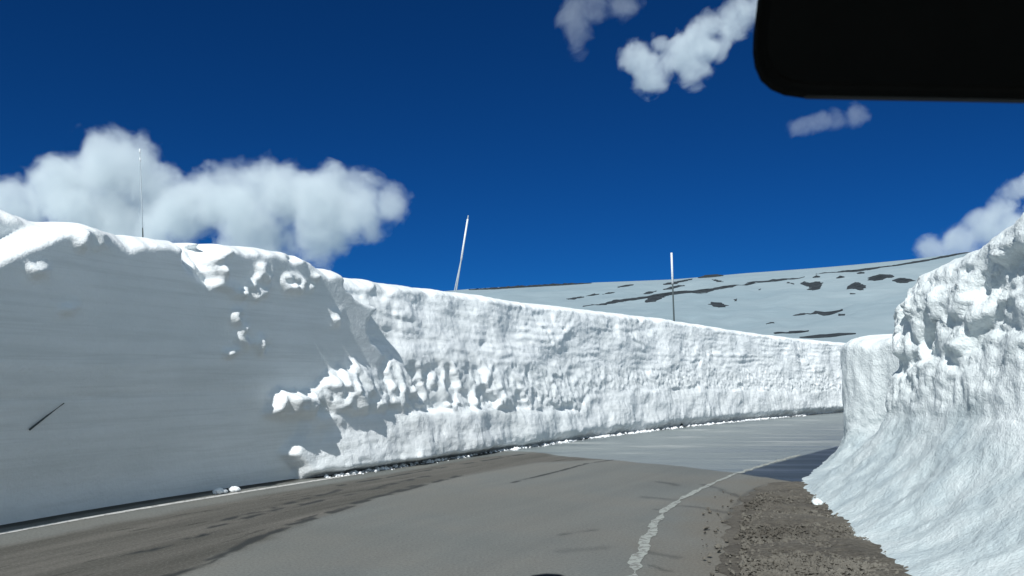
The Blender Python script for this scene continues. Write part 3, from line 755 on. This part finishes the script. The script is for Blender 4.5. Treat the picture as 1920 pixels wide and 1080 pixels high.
t.links.new(c, b.inputs['Base Color']); b.inputs['Roughness'].default_value = 0.85
bump(t, b, n2, 0.9, 0.03)
o = link('dirt_shoulder', SH.reshape(-1, 3), grid_faces(SH.shape[0], SH.shape[1])[:, ::-1], m); tag(o, kind='structure')

# loose stones on the shoulder
def blob_mesh(n_sub, rng, squash=0.6, rough=0.3):
    bm = bmesh.new(); bmesh.ops.create_icosphere(bm, subdivisions=n_sub, radius=1)
    sx, sy = rng.uniform(0.7, 1.3), rng.uniform(0.7, 1.3)
    for v in bm.verts:
        k = 1 + rough * float(perlin(np.array(v.co.x * 1.3 + rng.random() * 0.2 + v.co.z), np.array(v.co.y * 1.3), rng.randint(1, 50) if False else 200)) + rng.uniform(-1, 1) * rough * 0.25
        v.co = Vector((v.co.x * sx * k, v.co.y * sy * k, v.co.z * squash * k))
    vs = np.array([v.co[:] for v in bm.verts]); fs = [[v.index for v in f.verts] for f in bm.faces]
    bm.free(); return vs, fs
rng = random.Random(3)
protos = [blob_mesh(1, rng, rough=1.0) for _ in range(8)]
def scatter(name, mat_, spots):
    VS, FS, k = [], [], 0
    for x, y, z, s in spots:
        vs, fs = protos[rng.randrange(8)]
        a = rng.random() * 6.28; ca, sa_ = math.cos(a), math.sin(a)
        w_ = vs * s
        VS.append(np.stack([w_[:, 0] * ca - w_[:, 1] * sa_ + x, w_[:, 0] * sa_ + w_[:, 1] * ca + y, w_[:, 2] + z], -1))
        FS += [[i + k for i in f] for f in fs]; k += len(vs)
    return link(name, np.vstack(VS), FS, mat_, smooth=False)
spots = []
while len(spots) < 9000:
    px, py = rng.uniform(1300, 1720), rng.uniform(925, 1100)
    lim = 1374 + max(0, 960 - py) * 1.0
    if px < lim - 60 or (px < lim + 15 and rng.random() > 0.05): continue
    x, y = G(px, py)
    dens = perlin(np.array(x * 1.6), np.array(y * 1.6), 180)
    if dens < rng.uniform(-0.9, 0.3): continue
    s = rng.choice([0.005, 0.007, 0.009, 0.012, 0.016, 0.02, 0.028 if rng.random() < 0.3 else 0.01]) * rng.uniform(0.8, 1.3)
    spots.append((x, y, 0.02 + s * 0.2, s))
tag(scatter('gravel', STONE, spots), 'loose pale brown gravel strewn over the muddy shoulder', 'gravel', kind='stuff')

# snow crumbs along the foot of the left wall
spots = []
while len(spots) < 1500:
    s = rng.uniform(s_lit - 0.6, 40)
    if perlin(np.array(s * 0.9), np.array(0.0), 181) < rng.uniform(-0.6, 0.5): continue
    off = abs(rng.gauss(0, 0.09)) + 0.12 + 0.16 * max(0.0, min(1.0, (s_lit + 9 - s) / 8))
    p = P_at(np.array([s]))[0]; n = np.array([np.interp(s, LS, LN[:, 0]), np.interp(s, LS, LN[:, 1])])
    r_ = rng.choice([0.01, 0.013, 0.018, 0.025, 0.04]) * rng.uniform(0.6, 1.3)
    spots.append((p[0] + n[0] * off, p[1] + n[1] * off, r_ * 0.4, r_))
tag(scatter('snow_crumbs', SNOW_CLEAN, spots), 'small crumbs of fallen snow along the foot of the carved wall', 'snow', kind='stuff')

# snow lumps beside the edge line
SNOWLUMP = 'fallen snow lumps beside the painted edge line'
for (px, py, r_, lb) in ((409, 926, 0.065, 'biggest white snow lump of three at the foot of the shaded wall'),
                         (420, 925, 0.045, 'small white snow lump touching the biggest one at the foot of the shaded wall'),
                         (439, 922, 0.06, 'white snow lump standing a little apart past the other two by the edge line')):
    vs, fs = blob_mesh(3, rng, 0.65, 0.35)
    x, y = G(px, py)
    o = link('snow_lump', vs * r_, fs, SNOW_CLEAN); o.location = (x, y, r_ * 0.5)
    tag(o, lb, 'snow lump', SNOWLUMP)
for (px, py, r_, lb) in ((1252, 800, 0.15, 'dark dirt covered clod at the foot of the sunlit snow wall'), (1268, 799, 0.09, 'small dirty clod next to the bigger one at the foot of the sunlit wall'), (1064, 818, 0.08, 'dirty snow clod at the bend in the foot of the sunlit wall'),
                         (1540, 950, 0.0, '')):
    if r_ == 0: continue
    vs, fs = blob_mesh(3, rng, 0.8, 0.5)
    x, y = G(px, py)
    o = link('dirt_clod', vs * r_, fs, ROCK); o.location = (x + 0.05, y - 0.25, r_ * 0.5)
    tag(o, lb, 'dirt clod')
vs, fs = blob_mesh(3, rng, 0.8, 0.4)
x, y = G(1533, 950)
o = link('snow_lump', vs * 0.07, fs, SNOW_R); o.location = (x, y, 0.04)
tag(o, 'small snow lump at the toe of the near snow wall on the gravel side', 'snow lump')

# painted lines
def paint_mat(name, col, wear):
    m, t, b = mat(name)
    n = noise(t, 14, 6, coords(t), 0.7)
    t.links.new(ramp(t, n, [(wear, (0.16, 0.16, 0.15)), (wear + 0.12, col)]), b.inputs['Base Color']); b.inputs['Roughness'].default_value = 0.7
    return m
PAINT = paint_mat('worn_paint', (0.50, 0.50, 0.48), 0.36)
PAINT2 = paint_mat('broken_paint', (0.32, 0.345, 0.32), 0.40)
lpts = resample(gpoly([(-600, 1118), (-200, 1040), (0, 1001), (200, 965), (400, 932), (550, 908), (640, 894), (720, 881)]), 0.1)[0]
tn = np.gradient(lpts, axis=0); tn /= np.linalg.norm(tn, axis=1)[:, None]; nn = np.stack([tn[:, 1], -tn[:, 0]], 1)
wd = 0.055 * np.interp(np.arange(len(lpts)), [0, len(lpts) * 0.8, len(lpts) - 1], [1, 1, 0.3])[:, None] + 0.008 * perlin(np.arange(len(lpts)) * 0.7, np.zeros(len(lpts)), 190)[:, None]
A = lpts + nn * wd; B = lpts - nn * wd
V_ = np.stack([np.concatenate([A, np.full((len(A), 1), 0.004)], 1), np.concatenate([B, np.full((len(A), 1), 0.004)], 1)], 1)
o = link('edge_line', V_.reshape(-1, 3), grid_faces(len(A), 2), PAINT); tag(o, kind='structure')
rpts, rs_ = resample(gpoly([(1183, 1090), (1190, 1062), (1204, 1030), (1219, 1000), (1240, 965), (1266, 943), (1300, 924), (1340, 905), (1380, 888)]), 0.02)
tn = np.gradient(rpts, axis=0); tn /= np.linalg.norm(tn, axis=1)[:, None]; nn = np.stack([tn[:, 1], -tn[:, 0]], 1)
k_ = np.arange(len(rpts)) * 0.02
fade = np.interp(k_, [0, 3.5, k_[-1]], [1, 0.85, 0.6])
shf = 0.016 * np.clip(4 * np.sin(k_ * 7.0 + 1.5 * perlin(k_ * 0.8, k_ * 0, 194)), -1, 1) * np.interp(k_, [0, 3, 5], [1, 0.8, 0.2])
wl = (0.055 + 0.012 * perlin(k_ * 3.5, k_ * 0, 195) + 0.010 * perlin(k_ * 12, k_ * 0, 196)) * fade
wr = (0.055 + 0.012 * perlin(k_ * 3.5, k_ * 0, 197) + 0.010 * perlin(k_ * 12, k_ * 0, 198)) * fade
gap = np.clip(0.75 + 1.6 * perlin(k_ * 2.6, k_ * 0, 199) + 0.35, 0.0, 1)
V_ = np.stack([np.concatenate([rpts + nn * (shf + wl * gap)[:, None], np.full((len(rpts), 1), 0.0045)], 1), np.concatenate([rpts + nn * (shf - wr * gap)[:, None], np.full((len(rpts), 1), 0.0045)], 1)], 1)
o = link('lane_line', V_.reshape(-1, 3), grid_faces(len(rpts), 2), PAINT2); tag(o, kind='structure')
fp = resample(gpoly([(1385, 887.5), (1420, 876), (1460, 864), (1500, 853)]), 0.1)[0]
tn = np.gradient(fp, axis=0); tn /= np.linalg.norm(tn, axis=1)[:, None]; nn = np.stack([tn[:, 1], -tn[:, 0]], 1)
wd = 0.045 * (1 + 1.6 * perlin(np.arange(len(fp)) * 0.45, np.zeros(len(fp)), 191)[:, None])
V_ = np.stack([np.concatenate([fp + nn * wd, np.full((len(fp), 1), 0.0045)], 1), np.concatenate([fp - nn * wd, np.full((len(fp), 1), 0.0045)], 1)], 1)
o = link('lane_line', V_.reshape(-1, 3), grid_faces(len(fp), 2), PAINT2); tag(o, kind='structure')

# ------------------------------------------------------------ clouds
def cloud(blobs, dist, label, dens, amp=0.55, nscale=1.0, thr=0.0, seed=0.0):
    """blobs: (px, py, radius_px[, flatten]) on the far sky, built at their real distance and size; one body of vapour"""
    bl = []
    for k, q in enumerate(blobs):
        c = at(q[0], q[1], dist + (q[4] if len(q) > 4 else 0)); r = q[2] * dist / 1500; bl.append((c, r, r * (q[3] if len(q) > 3 else 1)))
    ctr = sum((c for c, _, _ in bl), Vector()) / len(bl)
    bm = bmesh.new()
    for c, r, rz in bl:
        res = bmesh.ops.create_icosphere(bm, subdivisions=3, radius=1.0)
        for v in res['verts']: v.co = Vector((v.co.x * r * 1.22, v.co.y * r * 1.22, v.co.z * rz * 1.22)) + (c - ctr)
    me = bpy.data.meshes.new('cloud'); bm.to_mesh(me); bm.free()
    o = bpy.data.objects.new('cloud', me); C.objects.link(o); o.location = ctr
    rm = o.modifiers.new('hull', 'REMESH'); rm.mode = 'VOXEL'; rm.voxel_size = dist * 0.008
    m = bpy.data.materials.new('vapour'); m.use_nodes = True; t = m.node_tree
    t.nodes.remove(t.nodes['Principled BSDF'])
    pv = nd(t, 'ShaderNodeVolumePrincipled'); pv.inputs['Color'].default_value = (0.91, 0.97, 0.995, 1); pv.inputs['Anisotropy'].default_value = 0.0
    t.links.new(pv.outputs[0], t.nodes['Material Output'].inputs['Volume'])
    tc = nd(t, 'ShaderNodeTexCoord').outputs['Object']
    field = None
    wn_ = nd(t, 'ShaderNodeTexNoise'); wn_.inputs['Scale'].default_value = 8.0 / dist * nscale * 2; wn_.inputs['Detail'].default_value = 3
    t.links.new(tc, wn_.inputs['Vector'])
    for c, r, rz in bl:
        s_ = nd(t, 'ShaderNodeVectorMath', operation='SUBTRACT'); s_.inputs[1].default_value = c - ctr; t.links.new(tc, s_.inputs[0])
        d_ = nd(t, 'ShaderNodeVectorMath', operation='MULTIPLY'); d_.inputs[1].default_value = (1 / r, 1 / r, 1 / rz); t.links.new(s_.outputs[0], d_.inputs[0])
        l_ = nd(t, 'ShaderNodeVectorMath', operation='LENGTH'); t.links.new(d_.outputs[0], l_.inputs[0])
        f_ = mth(t, 'SUBTRACT', 1.0, l_.outputs['Value'])
        field = f_ if field is None else mth(t, 'SMOOTH_MAX', field, f_, 0.15)
    wc = nd(t, 'ShaderNodeTexNoise'); wc.inputs['Scale'].default_value = 9.0 / dist * nscale; wc.inputs['Detail'].default_value = 2; t.links.new(tc, wc.inputs['Vector'])
    wa = nd(t, 'ShaderNodeVectorMath', operation='MULTIPLY_ADD'); wa.inputs[1].default_value = (dist * 0.05,) * 3; t.links.new(wc.outputs['Color'], wa.inputs[0])
    off = nd(t, 'ShaderNodeVectorMath', operation='ADD'); off.inputs[1].default_value = (seed * dist, 0, seed * dist * .7); t.links.new(tc, off.inputs[0]); t.links.new(off.outputs[0], wa.inputs[2])
    n_ = nd(t, 'ShaderNodeTexNoise'); n_.inputs['Scale'].default_value = 17.0 / dist * nscale; n_.inputs['Detail'].default_value = 9; n_.inputs['Roughness'].default_value = 0.62
    t.links.new(wa.outputs[0], n_.inputs['Vector'])
    nn_ = mth(t, 'MULTIPLY', mth(t, 'SUBTRACT', n_.outputs['Fac'], 0.52), amp * 5.0)
    f = mth(t, 'SUBTRACT', mth(t, 'ADD', field, nn_), thr)
    f = mth(t, 'MULTIPLY', f, 2.4, clamp=True)
    t.links.new(mth(t, 'MULTIPLY', f, dens), pv.inputs['Density'])
    me.materials.append(m)
    tag(o, label, 'cloud', 'white clouds in the blue sky')
    return o
cloud([(40, 390, 60), (120, 350, 75), (215, 320, 88), (270, 350, 80), (330, 400, 85), (400, 380, 65), (440, 370, 75), (480, 345, 68), (540, 370, 80), (600, 385, 78), (670, 390, 70), (730, 385, 45), (200, 420, 110), (480, 430, 80), (600, 440, 60), (-60, 420, 90)],
      1500, 'largest cloud, a long grey and white cumulus resting behind the carved snow wall', 0.028)
cloud([(1200, 110, 42), (1215, 145, 40), (1235, 78, 24), (1290, 100, 48), (1300, 130, 40), (1340, 50, 42), (1258, 118, 32), (1368, 42, 38), (1315, 70, 42), (1390, 30, 40), (1430, 15, 40), (1330, 90, 38)],
      1500, 'bright broken cloud touching the corner of the black sun visor', 0.026, nscale=1.6)
cloud([(1075, 15, 36), (1120, 8, 40), (1170, 5, 38), (1082, 60, 32, 1.6), (1075, 30, 40)],
      1500, 'wispy cloud at the upper rim of the sky, the farthest from the sun visor', 0.005, nscale=1.8)
cloud([(1500, 236, 30, 0.8), (1545, 226, 30, 0.7), (1600, 215, 30, 1.0), (1575, 222, 26)],
      1500, 'small thin cloud floating just under the black sun visor', 0.0055, nscale=1.9)
cloud([(1745, 475, 34), (1800, 452, 40), (1850, 425, 40), (1890, 400, 40), (1915, 355, 36), (1930, 350, 34), (1900, 440, 60), (1960, 400, 60)],
      1500, 'pale cloud rising behind the ridge and the near snow wall', 0.022, nscale=1.5)

# ------------------------------------------------------------ snow poles
def tube(pts, radii, n=10):
    pts = [Vector(p) for p in pts]; VS, FS = [], []
    for i, p in enumerate(pts):
        d = (pts[min(i + 1, len(pts) - 1)] - pts[max(i - 1, 0)]).normalized()
        a = d.orthogonal().normalized(); b_ = d.cross(a)
        for k in range(n):
            th = 2 * math.pi * k / n
            VS.append(p + (a * math.cos(th) + b_ * math.sin(th)) * radii[i])
    for i in range(len(pts) - 1):
        for k in range(n):
            FS.append((i * n + k, i * n + (k + 1) % n, (i + 1) * n + (k + 1) % n, (i + 1) * n + k))
    FS.append(tuple(range(n))[::-1]); FS.append(tuple(range((len(pts) - 1) * n, len(pts) * n)))
    return VS, FS
POLE = flat_mat('weathered_pole', (0.30, 0.36, 0.40), 0.5)
POLE_D = flat_mat('dark_pole', (0.05, 0.07, 0.075), 0.6)
POLE_W = flat_mat('white_pole', (0.68, 0.72, 0.74), 0.4)
def snow_pole(base_px, top_px_, d, label, segs, rad, lean_d=0.0, extra=None):
    b_ = at(*base_px, d); t_ = at(*top_px_, d + lean_d)
    root = empty('snow_pole', b_)
    tag(root, label, 'snow pole', 'tall thin snow poles along the top of the carved wall')
    ax = (t_ - b_)
    def part(name, f0, f1, r0, r1, mt, side=Vector((0, 0, 0))):
        vs, fs = tube([ax * f0 + side, ax * ((f0 + f1) / 2) + side, ax * f1 + side], [r0, (r0 + r1) / 2, r1])
        return link(name, vs, fs, mt, root)
    part('shaft', -0.5, 1.0, rad, rad * 0.7, segs[0])
    for (f0, f1, mt) in segs[1]:
        part('band', f0, f1, rad * 1.12, rad * 1.1, mt)
    if extra:
        a, c = extra
        vs, fs = tube([a * 1.0 + ax * -0.3, a * 0.6 + ax * 0.1, ax * c], [rad * 0.6] * 3)
        link('support_stake', vs, fs, POLE, root)
    return root
snow_pole((268, 448), (262, 279), 11.8, 'thin pale snow pole with a dark foot, in front of the largest cloud', (POLE, [(0.02, 0.12, POLE_D), (0.86, 0.9, POLE_W), (0.95, 1.0, POLE_W)]), 0.009)
snow_pole((855, 548), (878, 404), 18.6, 'thin snow pole leaning sideways against clear blue sky, second stake at its foot', (POLE, [(0.42, 0.95, POLE_W)]), 0.02, 0.15, (Vector((-0.06, 0, 0)), 0.45))
snow_pole((1264, 606), (1259, 474), 26.5, 'upright snow pole, white above and dark below, standing out against the hill', (POLE_D, [(0.56, 1.0, POLE_W)]), 0.032)

# dark bar in place of a windscreen reflection over the shaded face
sA, zA = LW(55, 806, 0.1); sB, zB = LW(120, 756, 0.1)
def wall_pt(s, z, off):
    p = P_at(np.array([s]))[0]; n = np.array([np.interp(s, LS, LN[:, 0]), np.interp(s, LS, LN[:, 1])])
    return Vector((p[0] + n[0] * off, p[1] + n[1] * off, z))
def D_of(s, z):
    i = int(np.argmin(np.abs(s_ax - s))); return float(np.interp(z, Z2[i], D[i]))
for _ in range(4):
    (sA, zA), (sB, zB) = LW(55, 806, D_of(sA, zA) + 0.02), LW(120, 756, D_of(sB, zB) + 0.03)
pa, pb = wall_pt(sA, zA, D_of(sA, zA) + 0.02), wall_pt(sB, zB, D_of(sB, zB) + 0.03)
vs, fs = tube([pa, (pa + pb) / 2 + Vector((0, 0, 0.004)), pb], [0.011, 0.009, 0.006], 8)
o = link('reflection_bar', vs, fs, POLE_D); tag(o, 'thin dark bar standing in for a slanted reflection over the smooth shaded snow face', 'reflection_bar')

# ------------------------------------------------------------ the car the photograph is taken from
car = empty('car', (0, 0.4, 0))
tag(car, 'dark interior of the car, its black folded-down sun visor hanging into the upper corner', 'car')
def child_world(o): o.matrix_parent_inverse = car.matrix_world.inverted() if False else o.matrix_parent_inverse; o.location = (0, -0.4, 0); return o
VIS = flat_mat('black_visor_cloth', (0.010, 0.010, 0.009), 0.95)
VIS.node_tree.nodes['Principled BSDF'].inputs['Specular IOR Level'].default_value = 0.05
TRIM = flat_mat('dark_trim', (0.012, 0.014, 0.016), 0.8)
dv = 0.46
outl = []
cx, cy, rad = 1497, 102, 80
corner = [(1428, -40), (1421, 20), (1416, 60), (1415, 95), (1419, 122), (1430, 147), (1449, 164), (1475, 175), (1510, 180), (1600, 182), (1750, 184.5), (1920, 188), (2200, 195), (2330, 196), (2370, 180), (2385, 140), (2385, -60), (2370, -100), (1450, -100), (1434, -80)]
o3 = [at(*p, dv) for p in corner]
bm = bmesh.new()
fr = [bm.verts.new(p + Vector((0, -0.009, 0))) for p in o3]; bk = [bm.verts.new(p + Vector((0, 0.009, 0))) for p in o3]
bm.faces.new(fr); bm.faces.new(bk[::-1])
for i in range(len(fr)):
    j = (i + 1) % len(fr); bm.faces.new((fr[i], bk[i], bk[j], fr[j]))
bmesh.ops.recalc_face_normals(bm, faces=bm.faces)
bmesh.ops.bevel(bm, geom=[e for e in bm.edges if abs((e.verts[0].co - e.verts[1].co).y) < 0.001], offset=0.005, segments=3, affect='EDGES')
me = bpy.data.meshes.new('sun_visor'); bm.to_mesh(me); bm.free(); me.materials.append(VIS)
o = bpy.data.objects.new('sun_visor', me); C.objects.link(o); o.parent = car; child_world(o)
# seam along its lower edge
vs, fs = tube([at(x, y + 1, dv) for x, y in corner[8:13]], [0.0016] * 5, 8)
sm = link('piping', vs, fs, flat_mat('visor_piping', (0.03, 0.03, 0.028), 0.7), o)
def boxm(name, x0, x1, y0, y1, z0, z1, mt, parent, bev=0.01):
    bm = bmesh.new(); bmesh.ops.create_cube(bm, size=1)
    for v in bm.verts: v.co = Vector((x0 + (v.co.x + .5) * (x1 - x0), y0 + (v.co.y + .5) * (y1 - y0), z0 + (v.co.z + .5) * (z1 - z0)))
    bmesh.ops.bevel(bm, geom=bm.edges[:], offset=bev, segments=2, affect='EDGES')
    me = bpy.data.meshes.new(name); bm.to_mesh(me); bm.free(); me.materials.append(mt)
    o = bpy.data.objects.new(name, me); C.objects.link(o); o.parent = parent; return o
child_world(boxm('roof', -0.75, 0.75, -1.6, 0.43, 1.885, 1.93, TRIM, car, 0.02))
vs, fs = tube([at(1500, -80, dv), Vector((0.17, 0.43, 1.89))], [0.004, 0.004], 8); child_world(link('visor_hinge', vs, fs, TRIM, car))
for sx in (-1, 1):
    vs, fs = tube([(sx * 0.73, 0.40, 1.9), (sx * 0.78, 0.75, 1.62), (sx * 0.84, 1.05, 1.3)], [0.03, 0.03, 0.035], 8)
    child_world(link('windscreen_pillar', vs, fs, TRIM, car))
# dashboard with a low hump
nx_, ny_ = 120, 40
DX, DY = np.meshgrid(np.linspace(-0.8, 0.8, nx_), np.linspace(0.55, 1.1, ny_), indexing='ij')
hc = at(1030, 1078.0, 0.8)
DZ = 1.27 + 0.03 * np.sin((DY - 0.55) / 0.55 * np.pi) - 0.02 * (DX / 0.8) ** 2
hump = np.exp(-(np.abs((DX - hc.x) / 0.075) ** 2.6 + ((DY - 0.8) / 0.11) ** 2))
DZ = DZ + hump * (hc.z - 1.30)
child_world(link('dashboard', np.stack([DX, DY, DZ], -1).reshape(-1, 3), grid_faces(nx_, ny_)[:, ::-1], TRIM, car))
